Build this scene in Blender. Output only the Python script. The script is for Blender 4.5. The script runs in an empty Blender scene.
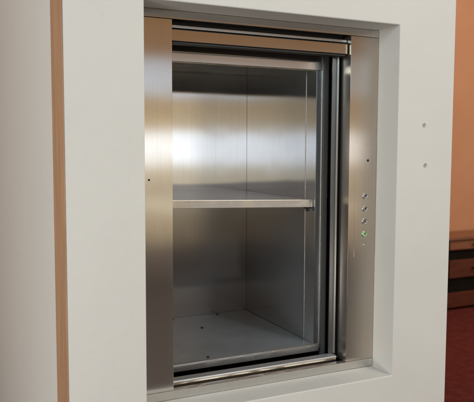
import bpy, bmesh, math, random
from mathutils import Vector, Matrix

random.seed(7)
C = bpy.context.scene.collection
H = 1.46                                     # eye height of the camera above the carpet


# ------------------------------------------------------------------ helpers
def bx(bm, x0, x1, y0, y1, z0, z1):
    """axis aligned box; z values are given from eye height"""
    vs = [bm.verts.new((x, y, z + H)) for x in (x0, x1) for y in (y0, y1) for z in (z0, z1)]
    for f in ((0, 1, 3, 2), (4, 6, 7, 5), (0, 4, 5, 1), (2, 3, 7, 6), (0, 2, 6, 4), (1, 5, 7, 3)):
        bm.faces.new([vs[i] for i in f])


def prism(bm, pts, a, b, axis='z'):
    """extrude a plan polygon between a and b"""
    def P(p, t):
        if axis == 'z':
            return (p[0], p[1], t + H)
        if axis == 'x':
            return (t, p[0], p[1] + H)
        return (p[0], t, p[1] + H)
    lo = [bm.verts.new(P(p, a)) for p in pts]
    hi = [bm.verts.new(P(p, b)) for p in pts]
    n = len(pts)
    bm.faces.new(lo)
    bm.faces.new(hi)
    for i in range(n):
        bm.faces.new((lo[i], lo[(i + 1) % n], hi[(i + 1) % n], hi[i]))


def lathe_y(bm, cx, cz, prof, n=32):
    """profile (radius, y) turned about an axis along y"""
    rings = []
    for r, y in prof:
        if r < 1e-6:
            rings.append([bm.verts.new((cx, y, cz + H))])
        else:
            rings.append([bm.verts.new((cx + r * math.cos(2 * math.pi * k / n), y,
                                        cz + H + r * math.sin(2 * math.pi * k / n))) for k in range(n)])
    for a, b in zip(rings, rings[1:]):
        for k in range(n):
            k2 = (k + 1) % n
            if len(a) == 1 and len(b) == 1:
                continue
            if len(a) == 1:
                bm.faces.new((a[0], b[k2], b[k]))
            elif len(b) == 1:
                bm.faces.new((a[k], a[k2], b[0]))
            else:
                bm.faces.new((a[k], a[k2], b[k2], b[k]))


def obj(name, bm, mat, parent=None, bevel=0.0, smooth=False, seg=2):
    bmesh.ops.recalc_face_normals(bm, faces=bm.faces)
    me = bpy.data.meshes.new(name)
    bm.to_mesh(me)
    bm.free()
    if smooth:
        for p in me.polygons:
            p.use_smooth = True
    me.materials.append(mat)
    o = bpy.data.objects.new(name, me)
    C.objects.link(o)
    if parent is not None:
        o.parent = parent
        # keep world coordinates: parents are unrotated
        o.matrix_parent_inverse = Matrix.Translation(-parent_origin(parent))
    if bevel > 0:
        m = o.modifiers.new('bevel', 'BEVEL')
        m.width = bevel
        m.segments = seg
        m.limit_method = 'ANGLE'
        m.angle_limit = math.radians(35)
    return o


def parent_origin(p):
    v = Vector((0, 0, 0))
    while p is not None:
        v = v + p.location
        p = p.parent if p.type == 'EMPTY' else None
    return v


def thing(name, label, cat, loc, group=None):
    o = bpy.data.objects.new(name, None)
    o.location = loc
    o.empty_display_size = 0.05
    C.objects.link(o)
    o['label'] = label
    o['category'] = cat
    if group:
        o['group'] = group
    return o


def tag(o, label, cat, group=None):
    o['label'] = label
    o['category'] = cat
    if group:
        o['group'] = group
    return o


# ------------------------------------------------------------------ materials
class NB:
    def __init__(self, mat):
        mat.use_nodes = True
        self.t = mat.node_tree
        self.b = self.t.nodes['Principled BSDF']

    def n(self, kind, **kw):
        x = self.t.nodes.new(kind)
        for k, v in kw.items():
            if k in x.inputs.keys():
                x.inputs[k].default_value = v
            else:
                setattr(x, k, v)
        return x

    def l(self, a, b):
        self.t.links.new(a, b)

    def noise(self, scale, detail=4, rough=0.55, stretch=(1, 1, 1)):
        tc = self.n('ShaderNodeTexCoord')
        mp = self.n('ShaderNodeMapping')
        mp.inputs['Scale'].default_value = stretch
        self.l(tc.outputs['Object'], mp.inputs['Vector'])
        no = self.n('ShaderNodeTexNoise')
        no.inputs['Scale'].default_value = scale
        no.inputs['Detail'].default_value = detail
        no.inputs['Roughness'].default_value = rough
        self.l(mp.outputs['Vector'], no.inputs['Vector'])
        return no

    def ramp(self, src, stops):
        r = self.n('ShaderNodeValToRGB')
        e = r.color_ramp.elements
        while len(e) < len(stops):
            e.new(0.5)
        for i, (p, c) in enumerate(stops):
            e[i].position = p
            e[i].color = (*c, 1) if len(c) == 3 else c
        self.l(src, r.inputs['Fac'])
        return r

    def bump(self, src, strength, dist):
        b = self.n('ShaderNodeBump')
        b.inputs['Strength'].default_value = strength
        b.inputs['Distance'].default_value = dist
        self.l(src, b.inputs['Height'])
        return b


def steel(name, col, across=0.22, along=0.013, tangent=(0, 0, 1), grain=(700, 700, 3.0), dirt=0.05, dull=0.07, film=(0.55, 0.55, 0.56)):
    """brushed stainless steel: reflections stay narrow along the brushing and smear widely across it"""
    m = bpy.data.materials.new(name)
    k = NB(m)
    k.t.nodes.remove(k.b)
    gl = k.n('ShaderNodeBsdfAnisotropic', distribution='BECKMANN')
    g_ = math.sqrt(across * along)
    gl.inputs['Roughness'].default_value = math.sqrt(g_)
    gl.inputs['Anisotropy'].default_value = 1 - math.sqrt(along / across)
    cx = k.n('ShaderNodeCombineXYZ')
    for i, v in enumerate(tangent):
        cx.inputs[i].default_value = v
    k.l(cx.outputs['Vector'], gl.inputs['Tangent'])
    g = k.noise(1.0, 3, 0.6, grain)
    s = k.noise(5.0, 5, 0.6)
    a = tuple(c * (1 - dirt) for c in col)
    b = tuple(min(1, c * (1 + dirt * 0.6)) for c in col)
    cr = k.ramp(g.outputs['Fac'], [(0.25, a), (0.75, b)])
    mx = k.n('ShaderNodeMixRGB', blend_type='MULTIPLY')
    mx.inputs['Fac'].default_value = 0.6
    sm = k.ramp(s.outputs['Fac'], [(0.3, (0.90, 0.89, 0.88)), (0.65, (1, 1, 1))])
    k.l(cr.outputs['Color'], mx.inputs[1])
    k.l(sm.outputs['Color'], mx.inputs[2])
    k.l(mx.outputs['Color'], gl.inputs['Color'])
    # slight waviness of the sheet
    w = k.noise(3.2, 2, 0.5)
    bp = k.bump(w.outputs['Fac'], 0.03, 0.02)
    k.l(bp.outputs['Normal'], gl.inputs['Normal'])
    # thin film of dust and handling marks
    df = k.n('ShaderNodeBsdfDiffuse')
    df.inputs['Color'].default_value = (*film, 1)
    ms = k.n('ShaderNodeMixShader')
    mr = k.n('ShaderNodeMapRange')
    mr.inputs['From Min'].default_value = 0.3
    mr.inputs['From Max'].default_value = 0.7
    mr.inputs['To Min'].default_value = dull * 1.22
    mr.inputs['To Max'].default_value = dull * 0.85
    k.l(s.outputs['Fac'], mr.inputs['Value'])
    k.l(mr.outputs['Result'], ms.inputs['Fac'])
    k.l(gl.outputs[0], ms.inputs[1])
    k.l(df.outputs[0], ms.inputs[2])
    out = [n for n in k.t.nodes if n.type == 'OUTPUT_MATERIAL'][0]
    k.l(ms.outputs[0], out.inputs['Surface'])
    return m


def paint(name, c0, c1, rough=0.7, bump=0.12, scale=60, spec=0.3, dist=0.002, big=2.0, plaster=0.0):
    m = bpy.data.materials.new(name)
    k = NB(m)
    s = k.noise(big, 7, 0.62)
    cr = k.ramp(s.outputs['Fac'], [(0.3, c0), (0.7, c1)])
    col = cr.outputs['Color']
    f = k.noise(scale, 5, 0.6)
    bp = k.bump(f.outputs['Fac'], bump, dist)
    if plaster > 0:
        sc = k.noise(9.0, 8, 0.7, (1.0, 1.0, 0.45))
        sr = k.ramp(sc.outputs['Fac'], [(0.60, (1, 1, 1)), (0.72, (0.93, 0.925, 0.91))])
        mx = k.n('ShaderNodeMixRGB', blend_type='MULTIPLY')
        mx.inputs['Fac'].default_value = 0.7
        k.l(col, mx.inputs[1])
        k.l(sr.outputs['Color'], mx.inputs[2])
        col = mx.outputs['Color']
        u = k.noise(11.0, 4, 0.5)
        b2 = k.bump(u.outputs['Fac'], plaster, 0.010)
        k.l(bp.outputs['Normal'], b2.inputs['Normal'])
        bp = b2
    k.l(col, k.b.inputs['Base Color'])
    k.b.inputs['Roughness'].default_value = rough
    k.b.inputs['Specular IOR Level'].default_value = spec
    k.l(bp.outputs['Normal'], k.b.inputs['Normal'])
    return m


def wood(name, c0, c1, rough=0.35, stretch=(2, 14, 14), spec=0.4):
    m = bpy.data.materials.new(name)
    k = NB(m)
    s = k.noise(3, 7, 0.65, stretch)
    k.b.inputs['Specular IOR Level'].default_value = spec
    cr = k.ramp(s.outputs['Fac'], [(0.3, c0), (0.7, c1)])
    k.l(cr.outputs['Color'], k.b.inputs['Base Color'])
    k.b.inputs['Roughness'].default_value = rough
    bp = k.bump(s.outputs['Fac'], 0.08, 0.002)
    k.l(bp.outputs['Normal'], k.b.inputs['Normal'])
    return m


def flat(name, col, rough=0.5, metal=0.0, emit=None, es=0.0):
    m = bpy.data.materials.new(name)
    k = NB(m)
    s = k.noise(80, 3)
    cr = k.ramp(s.outputs['Fac'], [(0.3, tuple(c * 0.85 for c in col)), (0.7, col)])
    k.l(cr.outputs['Color'], k.b.inputs['Base Color'])
    k.b.inputs['Roughness'].default_value = rough
    k.b.inputs['Metallic'].default_value = metal
    if emit:
        k.b.inputs['Emission Color'].default_value = (*emit, 1)
        k.b.inputs['Emission Strength'].default_value = es
    return m


M_white = paint('white wall paint', (0.645, 0.643, 0.630), (0.685, 0.683, 0.670), 0.6, 0.28, 170, plaster=0.16)
M_tan = wood('tan timber', (0.38, 0.21, 0.125), (0.54, 0.33, 0.20), 0.5, (14, 14, 1.2))
M_side = paint('white side wall paint', (0.74, 0.735, 0.715), (0.76, 0.755, 0.735), 0.65, 0.28, 170, plaster=0.12)
M_orange = paint('terracotta wall paint', (0.50, 0.235, 0.125), (0.55, 0.265, 0.145), 0.7, 0.3, 60, plaster=0.25)
M_carpet = paint('dark red carpet', (0.095, 0.017, 0.013), (0.175, 0.032, 0.025), 0.95, 0.9, 260, 0.1, 0.006, 18)
M_lobby = paint('grey brown lobby floor', (0.060, 0.046, 0.039), (0.085, 0.066, 0.056), 0.6, 0.2, 40)
M_shaft = paint('grey shaft concrete', (0.07, 0.07, 0.072), (0.11, 0.108, 0.106), 0.9, 0.5, 30)
M_jamb = steel('brushed steel of the frame', (0.70, 0.68, 0.645), 0.20, 0.007, dirt=0.10, dull=0.065)
M_car = steel('brushed steel of the car', (0.73, 0.75, 0.775), 0.065, 0.0055, dirt=0.08, dull=0.065)
M_carshade = steel('car steel with shelf shade painted in', (0.35, 0.34, 0.335), 0.07, 0.007, dirt=0.09, dull=0.12, film=(0.54, 0.58, 0.62))  # same car steel; the dimness below the shelf is put into its colour
M_jambside = steel('frame steel with brown reflection painted in', (0.57, 0.50, 0.43), 0.20, 0.007, dirt=0.10, dull=0.06)  # brown of the mirrored room painted into the frame steel as a tint
M_floor = steel('worn steel of the car floor', (0.52, 0.56, 0.60), 0.06, 0.025, (0, 1, 0), (6, 300, 6), 0.18, 0.25, film=(0.56, 0.62, 0.68))
M_shelf = steel('brushed steel of the shelf', (0.56, 0.54, 0.52), 0.09, 0.02, (0, 1, 0), (4, 300, 300), dirt=0.1, dull=0.2)
M_door = steel('brushed steel of the doors', (0.60, 0.555, 0.495), 0.12, 0.011, (0, 0, 1), (3, 400, 400), dull=0.025)
M_rail = steel('galvanised door guide', (0.42, 0.45, 0.48), 0.14, 0.06, (0, 0, 1), (60, 60, 20), 0.08, 0.15)
M_strip = steel('dull worn door edge', (0.40, 0.42, 0.44), 0.16, 0.12, (1, 0, 0), (6, 200, 200), 0.12, 0.3)
M_raildark = steel('dark door guide', (0.16, 0.17, 0.185), 0.14, 0.06, (0, 0, 1), (60, 60, 20), 0.1, 0.05)  # guide face, darker than its lip
M_dark = flat('dark rubber and grime', (0.018, 0.017, 0.016), 0.6)
M_bezel = flat('polished button ring', (0.68, 0.67, 0.65), 0.24, 1.0)
M_cap = flat('satin button cap', (0.48, 0.46, 0.44), 0.3, 1.0)
M_green = flat('lit green button', (0.22, 0.42, 0.18), 0.3, 0.0, (0.20, 0.85, 0.16), 0.22)
M_grit = flat('dark grit', (0.010, 0.009, 0.008), 0.9)
M_woodtop = wood('warm brown wood', (0.17, 0.060, 0.028), (0.27, 0.10, 0.045))
M_woodred = wood('reddish brown wood', (0.075, 0.020, 0.011), (0.125, 0.034, 0.018), spec=0.2)
M_wooddark = wood('near black wood', (0.008, 0.006, 0.005), (0.014, 0.010, 0.007), 0.85, spec=0.05)
M_plug = flat('grey wall plug', (0.50, 0.49, 0.465), 0.8)
M_plugscrew = flat('dull plug screw', (0.33, 0.32, 0.30), 0.7)

# ------------------------------------------------------------------ setting
bm = bmesh.new()
for p in [(-4.5, -4.6), (8.5, -4.6), (8.5, 3.4), (-4.5, 3.4)]:
    bm.verts.new((p[0], p[1], 0))
bm.faces.new(bm.verts)
floor = obj('floor', bm, M_lobby)
floor['kind'] = 'structure'
bm = bmesh.new()
for p in [(1.56, -0.6), (8.4, -0.6), (8.4, 3.14), (1.56, 3.14)]:
    bm.verts.new((p[0], p[1], 0.004))
bm.faces.new(bm.verts)
carpet = obj('carpet', bm, M_carpet)
carpet['kind'] = 'structure'

# opening of the white wall, from eye height
OX0, OX1, OZ0, OZ1 = 0.502, 1.301, -0.708, 0.3705
WX0, WX1, WZ0, WZ1 = 0.3035, 1.519, -H + 0.004, 1.25
bm = bmesh.new()


def ring(y):
    o = [bm.verts.new((x, y, z + H)) for x, z in ((WX0, WZ0), (WX1, WZ0), (WX1, WZ1), (WX0, WZ1))]
    i = [bm.verts.new((x, y, z + H)) for x, z in ((OX0, OZ0), (OX1, OZ0), (OX1, OZ1), (OX0, OZ1))]
    return o, i


fo, fi = ring(0.0)
bo, bi = ring(0.118)
for k in range(4):
    j = (k + 1) % 4
    bm.faces.new((fo[k], fo[j], fi[j], fi[k]))
    bm.faces.new((bo[k], bo[j], bi[j], bi[k]))
    bm.faces.new((fo[k], fo[j], bo[j], bo[k]))
    bm.faces.new((fi[k], fi[j], bi[j], bi[k]))
ww = tag(obj('white_wall', bm, M_white, bevel=0.003, seg=3),
    'off-white painted wall with a deep rectangular recess framing the steel hatch', 'wall')

bm = bmesh.new()
prism(bm, [(0.3005, 0.006), (0.3033, 0.006), (0.3033, 0.119), (0.330, 0.119), (0.330, 0.155), (0.3005, 0.155)], -H + 0.004, 1.25)
obj('edge_trim', bm, M_tan, ww, 0.0012)
bm = bmesh.new()
bx(bm, 0.318, 0.365, 0.1555, 3.12, -H + 0.004, 1.25)
tag(obj('side_wall', bm, M_side), 'off-white side wall running back behind the tan timber edge of the hatch wall', 'wall')

bm = bmesh.new()
bx(bm, -4.5, 8.5, 3.15, 3.30, -H + 0.004, 2.3)
tag(obj('orange_wall', bm, M_orange), 'terracotta orange wall in the background right of the white wall', 'wall')

# shaft behind the frame (open towards the hatch)
bm = bmesh.new()
prism(bm, [(0.375, 0.122), (0.395, 0.122), (0.395, 0.92), (1.485, 0.92), (1.485, 0.122), (1.505, 0.122),
           (1.505, 0.95), (0.375, 0.95)], -H + 0.004, 1.25)
tag(obj('shaft_wall', bm, M_shaft), 'dark shaft wall in the narrow black gap beside the steel car', 'wall')

# ------------------------------------------------------------------ landing entrance: frame, doors, buttons
FX0, FX1 = 0.612, 1.195          # clear opening of the steel frame
FY = 0.100                       # its face
ent = thing('hatch_entrance', 'brushed steel hatch frame with half-open sliding doors and button column', 'hatch frame',
            (0.9, FY, OZ0 + H))

bm = bmesh.new()
prism(bm, [(0.4985, FY), (FX0, FY), (FX0, 0.150), (FX0 - 0.003, 0.150), (FX0 - 0.003, FY + 0.003), (0.4985, FY + 0.003)],
      -0.6812, 0.3460)
bx(bm, 0.4985, 0.505, FY + 0.003, 0.113, -0.680, 0.345)
obj('jamb', bm, M_jamb, ent, 0.0012)
bm = bmesh.new()
prism(bm, [(1.300, FY), (FX1, FY), (FX1, 0.150), (FX1 + 0.003, 0.150), (FX1 + 0.003, FY + 0.003), (1.300, FY + 0.003)],
      -0.6812, 0.3460)
obj('jamb', bm, M_jambside, ent, 0.0012)
# slim cover plate carrying the buttons
bm = bmesh.new()
bx(bm, 1.2185, 1.2992, FY - 0.0007, FY + 0.001, -0.3445, 0.012)
obj('button_plate', bm, M_jambside, ent, 0.0006)
bm = bmesh.new()
prism(bm, [(FY, 0.347), (FY, 0.3695), (0.114, 0.3695), (0.114, 0.366), (FY + 0.003, 0.366), (FY + 0.003, 0.350), (0.106, 0.350), (0.106, 0.347)],
      0.5035, 1.2995, 'x')
obj('head_rail', bm, M_jamb, ent, 0.001)
bm = bmesh.new()
prism(bm, [(FY - 0.001, -0.7065), (FY - 0.001, -0.6815), (0.120, -0.6815), (0.120, -0.685), (FY + 0.003, -0.685), (FY + 0.003, -0.7065)],
      0.5035, 1.2995, 'x')
obj('sill_rail', bm, M_jamb, ent, 0.001)
# channel the upper door slides up into
bm = bmesh.new()
prism(bm, [(0.121, 0.3275), (0.121, 0.3355), (0.142, 0.3355), (0.142, 0.3330), (0.1235, 0.3330), (0.1235, 0.3275)], FX0 + 0.002, FX1 - 0.002, 'x')
obj('head_channel', bm, M_rail, ent, 0.0008)

bm = bmesh.new()
bx(bm, FX0 + 0.002, FX1 - 0.002, 0.1425, 0.1455, 0.326, 0.40)
obj('head_gap_shade', bm, M_dark, ent)  # dark strip painting the shade inside the gap under the head rail
# upper door leaf, raised: its bottom rail hangs just under the head
bm = bmesh.new()
prism(bm, [(0.112, 0.2910), (0.112, 0.3215), (0.1135, 0.3230), (0.1465, 0.3240), (0.1465, 0.62), (0.150, 0.62), (0.150, 0.297), (0.150, 0.2910)],
      0.605, 1.1895, 'x')
ud = obj('upper_door', bm, M_door, ent, 0.0012)
bm = bmesh.new()
bx(bm, 0.62, 1.187, 0.118, 0.146, 0.2850, 0.2908)
obj('rubber_seal', bm, M_dark, ud, 0.001)
# lower door leaf, sunk: its top edge shows above the sill
bm = bmesh.new()
prism(bm, [(0.130, -1.25), (0.130, -0.6725), (0.158, -0.6725), (0.158, -0.70), (0.139, -0.70), (0.139, -1.25)],
      0.600, 1.1780, 'x')
ld = obj('lower_door', bm, M_door, ent, 0.0006)
bm = bmesh.new()
prism(bm, [(0.1285, -0.6722), (0.1285, -0.6680), (0.1305, -0.6660), (0.1570, -0.6650), (0.1590, -0.6670), (0.1590, -0.6722)],
      0.600, 1.1785, 'x')
obj('top_strip', bm, M_strip, ld, 0.0008)
# door guides, one each side
for s, xs in ((1, lambda d: FX1 - d), (-1, lambda d: FX0 - 0.022 + d)):
    bm = bmesh.new()
    prism(bm, [(xs(0.0320), 0.153), (xs(0.0172), 0.153), (xs(0.0172), 0.156), (xs(0.0320), 0.156)], -0.664, 0.70)
    dg = obj('door_guide', bm, M_raildark, ent, 0.0006)
    bm = bmesh.new()
    prism(bm, [(xs(0.0168), 0.1475), (xs(0.0105), 0.1475), (xs(0.0105), 0.176), (xs(0.0125), 0.176), (xs(0.0125), 0.1565), (xs(0.0168), 0.1565)], -0.664, 0.70)
    obj('guide_lip', bm, M_rail, dg, 0.0010)
    bm = bmesh.new()
    bx(bm, min(xs(0.008), xs(0.0005)), max(xs(0.008), xs(0.0005)), 0.158, 0.164, -0.69, 0.70)
    obj('gap_strip', bm, M_dark, ent)  # dark strip closing the gap between guide and jamb

# column of push buttons
for i, z in enumerate((-0.150, -0.1905, -0.230, -0.2710)):
    cx = 1.2570
    y = FY - 0.0007
    b = bpy.data.objects.new('push_button', None)
    C.objects.link(b)
    b.parent = ent
    b.location = (cx - 0.9, y - FY, z - OZ0)
    if i == 3:
        b['label'] = 'push button lit green'
    bm = bmesh.new()
    lathe_y(bm, cx, z, [(0.0098, y), (0.0098, y - 0.0012), (0.0090, y - 0.0024), (0.0078, y - 0.0024), (0.0074, y - 0.0008), (0.0074, y + 0.0003)])
    obj('button_ring', bm, M_bezel, b, smooth=True)
    bm = bmesh.new()
    lathe_y(bm, cx, z, [(0.0072, y), (0.0071, y - 0.0014), (0.0064, y - 0.0018), (0.0045, y - 0.0013), (0.0, y - 0.0011)])
    obj('button_cap', bm, M_green if i == 3 else M_cap, b, smooth=True)
    # dark floor mark on the cap
    bm = bmesh.new()
    dx = 0.0026 if i != 2 else 0.001
    lathe_y(bm, cx + dx, z + (0.0006 if i != 2 else -0.0006), [(0.0028, y - 0.0009), (0.0027, y - 0.0022), (0.0, y - 0.0024)], 14)
    mk = obj('button_mark', bm, M_dark, b, smooth=True)
# little lamp and key hole below / above the column
bm = bmesh.new()
lathe_y(bm, 1.2560, -0.3070, [(0.0036, FY - 0.0006), (0.0034, FY - 0.0020), (0.0022, FY - 0.0024), (0.0, FY - 0.0026)], 20)
obj('indicator_lamp', bm, M_bezel, ent, smooth=True)
bm = bmesh.new()
lathe_y(bm, 1.2660, -0.0375, [(0.0042, FY - 0.0006), (0.0042, FY - 0.0014), (0.0030, FY - 0.0016), (0.0, FY - 0.0012)], 20)
obj('key_hole', bm, M_dark, ent, smooth=True)
bm = bmesh.new()
lathe_y(bm, 0.5440, -0.0865, [(0.0030, FY + 0.0002), (0.0028, FY - 0.0012), (0.0, FY - 0.0018)], 20)
obj('rivet', bm, M_dark, ent, smooth=True)

# ------------------------------------------------------------------ the car
CX0, CX1, CY0, CY1, CZ0, CZ1 = 0.632, 1.140, 0.205, 0.712, -0.644, 0.345
car = thing('dumbwaiter_car', 'open stainless steel lift car with one shelf inside the hatch', 'lift car', (0.9, 0.45, CZ0 + H))
bm = bmesh.new()
bx(bm, CX0 - 0.006, CX1 + 0.006, CY1, CY1 + 0.003, -0.168, CZ1)
obj('back_panel', bm, M_car, car)
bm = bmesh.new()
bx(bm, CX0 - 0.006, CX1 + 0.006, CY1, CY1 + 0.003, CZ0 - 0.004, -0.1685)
obj('back_panel', bm, M_carshade, car)  # panels split at the shelf so the lower part carries the painted shade
for x0, x1 in ((CX0 - 0.003, CX0), (CX1, CX1 + 0.003)):
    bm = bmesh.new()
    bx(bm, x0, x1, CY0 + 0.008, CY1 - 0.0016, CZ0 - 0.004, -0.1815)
    obj('side_panel', bm, M_carshade, car)
    bm = bmesh.new()
    bx(bm, x0, x1, CY0 + 0.008, CY1 - 0.0016, -0.181, CZ1)
    sp = obj('side_panel', bm, M_car, car)
    right = x0 > 0.9
    bm = bmesh.new()
    if right:
        # folded stile: laps over the panel, turns out across the front, ends in a return lip
        prism(bm, [(CX1 - 0.0012, 0.264), (CX1 - 0.0022, 0.2655), (CX1 - 0.0022, CY0), (CX1 + 0.024, CY0), (CX1 + 0.024, CY0 + 0.020), (CX1 + 0.0225, CY0 + 0.020),
                   (CX1 + 0.0225, CY0 + 0.002), (CX1 - 0.0002, CY0 + 0.002), (CX1 - 0.0002, 0.264)], CZ0 - 0.02, CZ1)
    else:
        prism(bm, [(CX0 + 0.0012, 0.264), (CX0 + 0.0022, 0.2655), (CX0 + 0.0022, CY0), (CX0 - 0.024, CY0), (CX0 - 0.024, CY0 + 0.020), (CX0 - 0.0225, CY0 + 0.020),
                   (CX0 - 0.0225, CY0 + 0.002), (CX0 + 0.0002, CY0 + 0.002), (CX0 + 0.0002, 0.264)], CZ0 - 0.02, CZ1)
    obj('stile', bm, M_car, sp, 0.0007)
    # bright joint bead where the stile laps the panel, and the bright edge trim of the front
    bm = bmesh.new()
    if right:
        bx(bm, CX1 - 0.0036, CX1 - 0.0003, 0.2656, 0.2690, CZ0 + 0.002, CZ1)
        bx(bm, CX1 + 0.0180, CX1 + 0.0240, CY0 - 0.0025, CY0 - 0.0002, CZ0 - 0.015, CZ1)
    else:
        bx(bm, CX0 + 0.0003, CX0 + 0.0036, 0.2656, 0.2690, CZ0 + 0.002, CZ1)
    obj('edge_trim', bm, M_bezel, sp, 0.0008)
    # angle post standing just outside the car wall
    bm = bmesh.new()
    if right:
        prism(bm, [(CX1 + 0.0265, CY0 + 0.001), (CX1 + 0.044, CY0 + 0.001), (CX1 + 0.044, CY0 + 0.030), (CX1 + 0.041, CY0 + 0.030), (CX1 + 0.041, CY0 + 0.009), (CX1 + 0.0265, CY0 + 0.009)], -1.2, 0.9)
    else:
        prism(bm, [(CX0 - 0.0265, CY0 + 0.006), (CX0 - 0.044, CY0 + 0.006), (CX0 - 0.044, CY0 + 0.030), (CX0 - 0.041, CY0 + 0.030), (CX0 - 0.041, CY0 + 0.009), (CX0 - 0.0265, CY0 + 0.009)], -1.2, 0.9)
    obj('corner_post', bm, M_rail, car, 0.0007)
bm = bmesh.new()
bx(bm, CX0 + 0.0008, CX1 - 0.0026, CY0 + 0.003, CY1 - 0.0022, CZ0 - 0.003, CZ0)
fl = obj('floor_panel', bm, M_floor, car)
bm = bmesh.new()
prism(bm, [(CY0 + 0.001, CZ0 + 0.0012), (CY0 - 0.004, CZ0 - 0.001), (CY0 - 0.004, CZ0 - 0.0235), (CY0 + 0.001, CZ0 - 0.0235)],
      CX0 - 0.02, CX1 + 0.017, 'x')
obj('floor_nosing', bm, M_shelf, fl, 0.0008)
bm = bmesh.new()
bx(bm, CX0 + 0.001, CX1 - 0.003, CY0 + 0.03, CY1 - 0.002, CZ1 - 0.004, CZ1 - 0.001)
obj('ceiling_panel', bm, M_car, car)
bm = bmesh.new()
prism(bm, [(CY0 - 0.004, 0.2485), (CY0 - 0.004, 0.2745), (CY0 - 0.001, 0.2775), (CY0 + 0.0, 0.34), (CY0 + 0.006, 0.34), (CY0 + 0.006, 0.252), (CY0 + 0.024, 0.252), (CY0 + 0.024, 0.2485)],
      CX0 - 0.025, CX1 + 0.016, 'x')
obj('header_rail', bm, M_door, car, 0.0009)

# shelf: sheet tray on clips, hanging a touch lower at its right end
sl, sr = -0.153, -0.1665
bm = bmesh.new()
x0, x1, y0, y1 = CX0 + 0.001, CX1 - 0.0042, 0.216, CY1 - 0.002
pts = [(y0, 0.0), (y1, 0.0), (y1, -0.024), (y1 - 0.002, -0.024), (y1 - 0.002, -0.002), (y0 + 0.003, -0.002), (y0 + 0.003, -0.0225), (y0 + 0.016, -0.0225), (y0 + 0.016, -0.0245), (y0, -0.0245)]
a = [bm.verts.new((x0, p[0], p[1] + sl + H)) for p in pts]
b = [bm.verts.new((x1, p[0], p[1] + sr + H)) for p in pts]
bm.faces.new(a)
bm.faces.new(b)
for i in range(len(pts)):
    j = (i + 1) % len(pts)
    bm.faces.new((a[i], a[j], b[j], b[i]))
sh = obj('shelf', bm, M_shelf, car, 0.0010)
for xx, zz in ((CX1 - 0.0045, sr - 0.0253), (CX0 + 0.0235, sl - 0.0253)):
    bm = bmesh.new()
    bx(bm, xx - 0.019, xx, 0.222, 0.240, zz - 0.0045, zz)
    bx(bm, xx - 0.013, xx - 0.006, 0.2225, 0.236, zz - 0.013, zz - 0.0045)
    bx(bm, xx - 0.018, xx - 0.015, 0.224, 0.232, zz - 0.009, zz - 0.0045)
    obj('shelf_clip', bm, M_dark, sh, 0.001)

# grit left on the floor of the car
def grit(x, y, r, label):
    bm = bmesh.new()
    bmesh.ops.create_icosphere(bm, subdivisions=2, radius=r)
    for v in bm.verts:
        v.co *= 1 + random.uniform(-0.25, 0.25)
        v.co.z *= 0.6
        v.co += Vector((x, y, CZ0 + H + r * 0.5))
    tag(obj('crumb', bm, M_grit), label, 'crumb', 'dark crumbs on the car floor')


grit(0.878, 0.537, 0.0050, 'largest dark crumb, near the middle of the steel car floor')
grit(1.005, 0.690, 0.0042, 'dark crumb on the car floor close to the back panel')
grit(0.769, 0.222, 0.0042, 'dark crumb on the car floor close to its front edge')
grit(0.825, 0.690, 0.0030, 'tiny dark crumb at the back left of the car floor')

# guide rail inside the shaft, glimpsed through the black gap
gr = thing('guide_rail', 'thin bright steel guide rail glimpsed in the black gap right of the car', 'guide rail', (1.238, 0.26, -1.2 + H))
bm = bmesh.new()
bx(bm, 1.2165, 1.2205, 0.258, 0.280, -1.2, -0.215)
bx(bm, 1.2165, 1.2205, 0.258, 0.280, -0.165, 0.9)
obj('rail_blade', bm, M_rail, gr, 0.0006)
bm = bmesh.new()
bx(bm, 1.221, 1.30, 0.262, 0.278, -1.2, 0.9)
obj('rail_foot', bm, M_dark, gr, 0.0006)

# ------------------------------------------------------------------ marks on the wall
for (x, z, r, label) in ((1.4023, 0.0738, 0.0072, 'small grey wall plug, the upper of two right of the recess'),
                         (1.4105, -0.0504, 0.0072, 'small grey wall plug, the lower of two right of the recess')):
    t = thing('wall_plug', label, 'wall plug', (x, 0.0, z + H), 'wall plugs beside the hatch')
    bm = bmesh.new()
    lathe_y(bm, x, z, [(r, 0.0005), (r * 0.97, -0.0012), (r * 0.8, -0.0018), (r * 0.52, -0.0016), (r * 0.48, -0.0002)], 24)
    obj('plug_collar', bm, M_plug, t, smooth=True)
    bm = bmesh.new()
    lathe_y(bm, x - 0.0006, z + 0.0003, [(r * 0.46, -0.0002), (r * 0.4, -0.0008), (0, -0.0010)], 16)
    obj('screw_head', bm, M_plugscrew, t, smooth=True)

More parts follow.
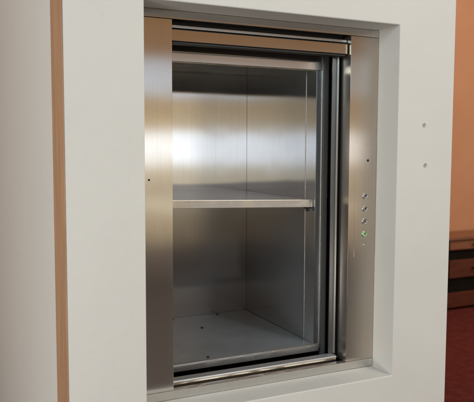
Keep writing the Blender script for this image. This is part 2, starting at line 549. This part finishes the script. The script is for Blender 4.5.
# ------------------------------------------------------------------ sideboard in the room beyond
sb = thing('sideboard', 'dark wooden sideboard standing on the red carpet against the orange wall', 'sideboard', (4.45, 2.95, 0.008))
F = 2.82
SX0, SX1 = 3.62, 5.35
z_ = lambda v: v - H
bm = bmesh.new()
bx(bm, SX0 - 0.02, SX1 + 0.02, F - 0.02, 3.145, z_(0.645), z_(0.675))
obj('top_board', bm, M_woodtop, sb, 0.004)
bm = bmesh.new()
bx(bm, SX0, SX1, F + 0.025, 3.14, z_(0.02), z_(0.643))
obj('carcass', bm, M_wooddark, sb, 0.003)
for j in range(3):
    xa = SX0 + 0.02 + j * (SX1 - SX0 - 0.02) / 3
    xb = xa + (SX1 - SX0 - 0.02) / 3 - 0.02
    for z0, z1, mt in ((0.555, 0.638, M_woodtop), (0.30, 0.462, M_woodred)):
        bm = bmesh.new()
        bx(bm, xa, xb, F, F + 0.024, z_(z0), z_(z1))
        d = obj('drawer_front', bm, mt, sb, 0.004)
        bm = bmesh.new()
        zc = (z0 + z1) / 2 - H
        lathe_y(bm, (xa + xb) / 2, zc, [(0.006, F - 0.0005), (0.006, F - 0.014), (0.014, F - 0.020), (0.012, F - 0.028), (0, F - 0.030)], 16)
        obj('knob', bm, M_wooddark, d, smooth=True)
bm = bmesh.new()
bx(bm, SX0 + 0.01, SX1 - 0.01, F + 0.002, F + 0.024, z_(0.03), z_(0.165))
obj('plinth', bm, M_woodred, sb, 0.004)

# ------------------------------------------------------------------ camera
cam = bpy.data.cameras.new('camera')
co = bpy.data.objects.new('camera', cam)
C.objects.link(co)
yaw, pitch, roll = math.radians(25.41), math.radians(-4.61), math.radians(0.20)
fw = Vector((math.sin(yaw) * math.cos(pitch), math.cos(yaw) * math.cos(pitch), math.sin(pitch)))
r0 = Vector((math.cos(yaw), -math.sin(yaw), 0))
u0 = r0.cross(fw)
r = r0 * math.cos(roll) + u0 * math.sin(roll)
u = u0 * math.cos(roll) - r0 * math.sin(roll)
m = Matrix((r, u, -fw)).transposed().to_4x4()
m.translation = Vector((0, -1.6, H))
co.matrix_world = m
cam.sensor_width = 36
cam.lens = 36 * 654.8 / 474
cam.dof.use_dof = True
cam.dof.focus_distance = 1.9
cam.dof.aperture_fstop = 5.6
cam.clip_start = 0.02
cam.clip_end = 100
bpy.context.scene.camera = co

# ------------------------------------------------------------------ light
w = bpy.data.worlds.new('World')
bpy.context.scene.world = w
w.use_nodes = True
t = w.node_tree
bg = t.nodes['Background']
tc = t.nodes.new('ShaderNodeTexCoord')
sep = t.nodes.new('ShaderNodeSeparateXYZ')
t.links.new(tc.outputs['Generated'], sep.inputs[0])
mr = t.nodes.new('ShaderNodeMapRange')
mr.inputs['From Min'].default_value = -0.5
mr.inputs['From Max'].default_value = 0.5
t.links.new(sep.outputs['Z'], mr.inputs['Value'])
cr = t.nodes.new('ShaderNodeValToRGB')
t.links.new(mr.outputs['Result'], cr.inputs['Fac'])
# elevation profile of the lobby the steel mirrors: dark floor, tan walls, bright window band at eye height, brown timber above
S = lambda *c: tuple(((v / 255 + 0.055) / 1.055) ** 2.4 for v in c)
prof = [(-30, S(62, 50, 46), 1), (-17, S(66, 52, 46), 1), (-12, S(72, 60, 54), 1), (-9, S(106, 93, 80), 1), (-7.3, S(188, 168, 138), 1),
        (-5.6, S(208, 190, 160), 1), (-4.9, S(238, 226, 200), 1.15), (-4.2, S(204, 186, 158), 1), (-1.8, S(222, 208, 182), 1.2),
        (-0.95, S(253, 253, 252), 1.65), (0.95, S(253, 254, 255), 1.65), (1.7, S(220, 198, 164), 1.1), (4.0, S(200, 172, 132), 1.0), (5.0, S(214, 226, 240), 1.3),
        (7.2, S(208, 218, 230), 1.2), (8.0, S(154, 119, 86), 1), (13, S(148, 113, 80), 1), (32, S(190, 180, 170), 1)]
el = cr.color_ramp.elements
while len(el) < len(prof):
    el.new(0.5)
for i, (e, c, g) in enumerate(prof):
    el[i].position = math.sin(math.radians(e)) + 0.5
    el[i].color = (c[0] * g, c[1] * g, c[2] * g, 1)
cr2 = t.nodes.new('ShaderNodeValToRGB')
t.links.new(mr.outputs['Result'], cr2.inputs['Fac'])
prof2 = [p for p in prof if p[0] < 1.9] + [(3.0, S(190, 160, 120), 1), (4.2, S(190, 162, 128), 1.1), (5.2, S(170, 135, 100), 1), (8, S(154, 118, 84), 1),
                                           (13, S(150, 110, 72), 1), (32, S(190, 180, 170), 1)]
el = cr2.color_ramp.elements
while len(el) < len(prof2):
    el.new(0.5)
for i, (e, c, g) in enumerate(prof2):
    el[i].position = math.sin(math.radians(e)) + 0.5
    el[i].color = (c[0] * g, c[1] * g, c[2] * g, 1)
az = t.nodes.new('ShaderNodeMapRange')
az.interpolation_type = 'SMOOTHSTEP'
az.inputs['From Min'].default_value = 0.36
az.inputs['From Max'].default_value = 0.54
t.links.new(sep.outputs['X'], az.inputs['Value'])
mixw = t.nodes.new('ShaderNodeMixRGB')
t.links.new(az.outputs['Result'], mixw.inputs['Fac'])
t.links.new(cr.outputs['Color'], mixw.inputs[1])
t.links.new(cr2.outputs['Color'], mixw.inputs[2])
t.links.new(mixw.outputs['Color'], bg.inputs['Color'])
bg.inputs['Strength'].default_value = 1.0


def area(name, loc, target, sx, sy, power, col):
    L = bpy.data.lights.new(name, 'AREA')
    L.shape = 'RECTANGLE'
    L.size, L.size_y = sx, sy
    L.energy = power
    L.color = col
    o = bpy.data.objects.new(name, L)
    C.objects.link(o)
    o.location = loc
    o.rotation_euler = (Vector(target) - Vector(loc)).to_track_quat('-Z', 'Y').to_euler()
    return o


area('ceiling_lamp', (2.6, -2.4, 3.2), (1.2, 0, 1.2), 1.2, 1.2, 24, (1.0, 0.84, 0.62))
area('daylight_lamp', (-2.6, -2.4, 2.6), (0.6, 0, 1.3), 1.6, 1.2, 52, (0.78, 0.96, 0.985))
area('car_fill', (2.0, -2.5, 2.85), (0.8, 0.5, 0.85), 0.32, 0.32, 22, (0.80, 0.93, 1.0))  # unseen lamp added to brighten the lower car and its floor
area('room_lamp', (5.2, 0.6, 3.2), (4.6, 3.0, 0.6), 1.0, 1.0, 46, (1.0, 0.88, 0.72))
area('recess_fill', (-2.4, -2.2, 0.25), (0.9, 0.05, 1.8), 1.4, 0.5, 36, (1.0, 0.93, 0.84))  # unseen fill added in place of bounce light on the recess ceiling

sc = bpy.context.scene
sc.view_settings.view_transform = 'Standard'
sc.view_settings.look = 'None'
sc.view_settings.exposure = 0
sc.view_settings.gamma = 1
sc.cycles.max_bounces = 10
sc.cycles.glossy_bounces = 8
sc.cycles.use_denoising = True
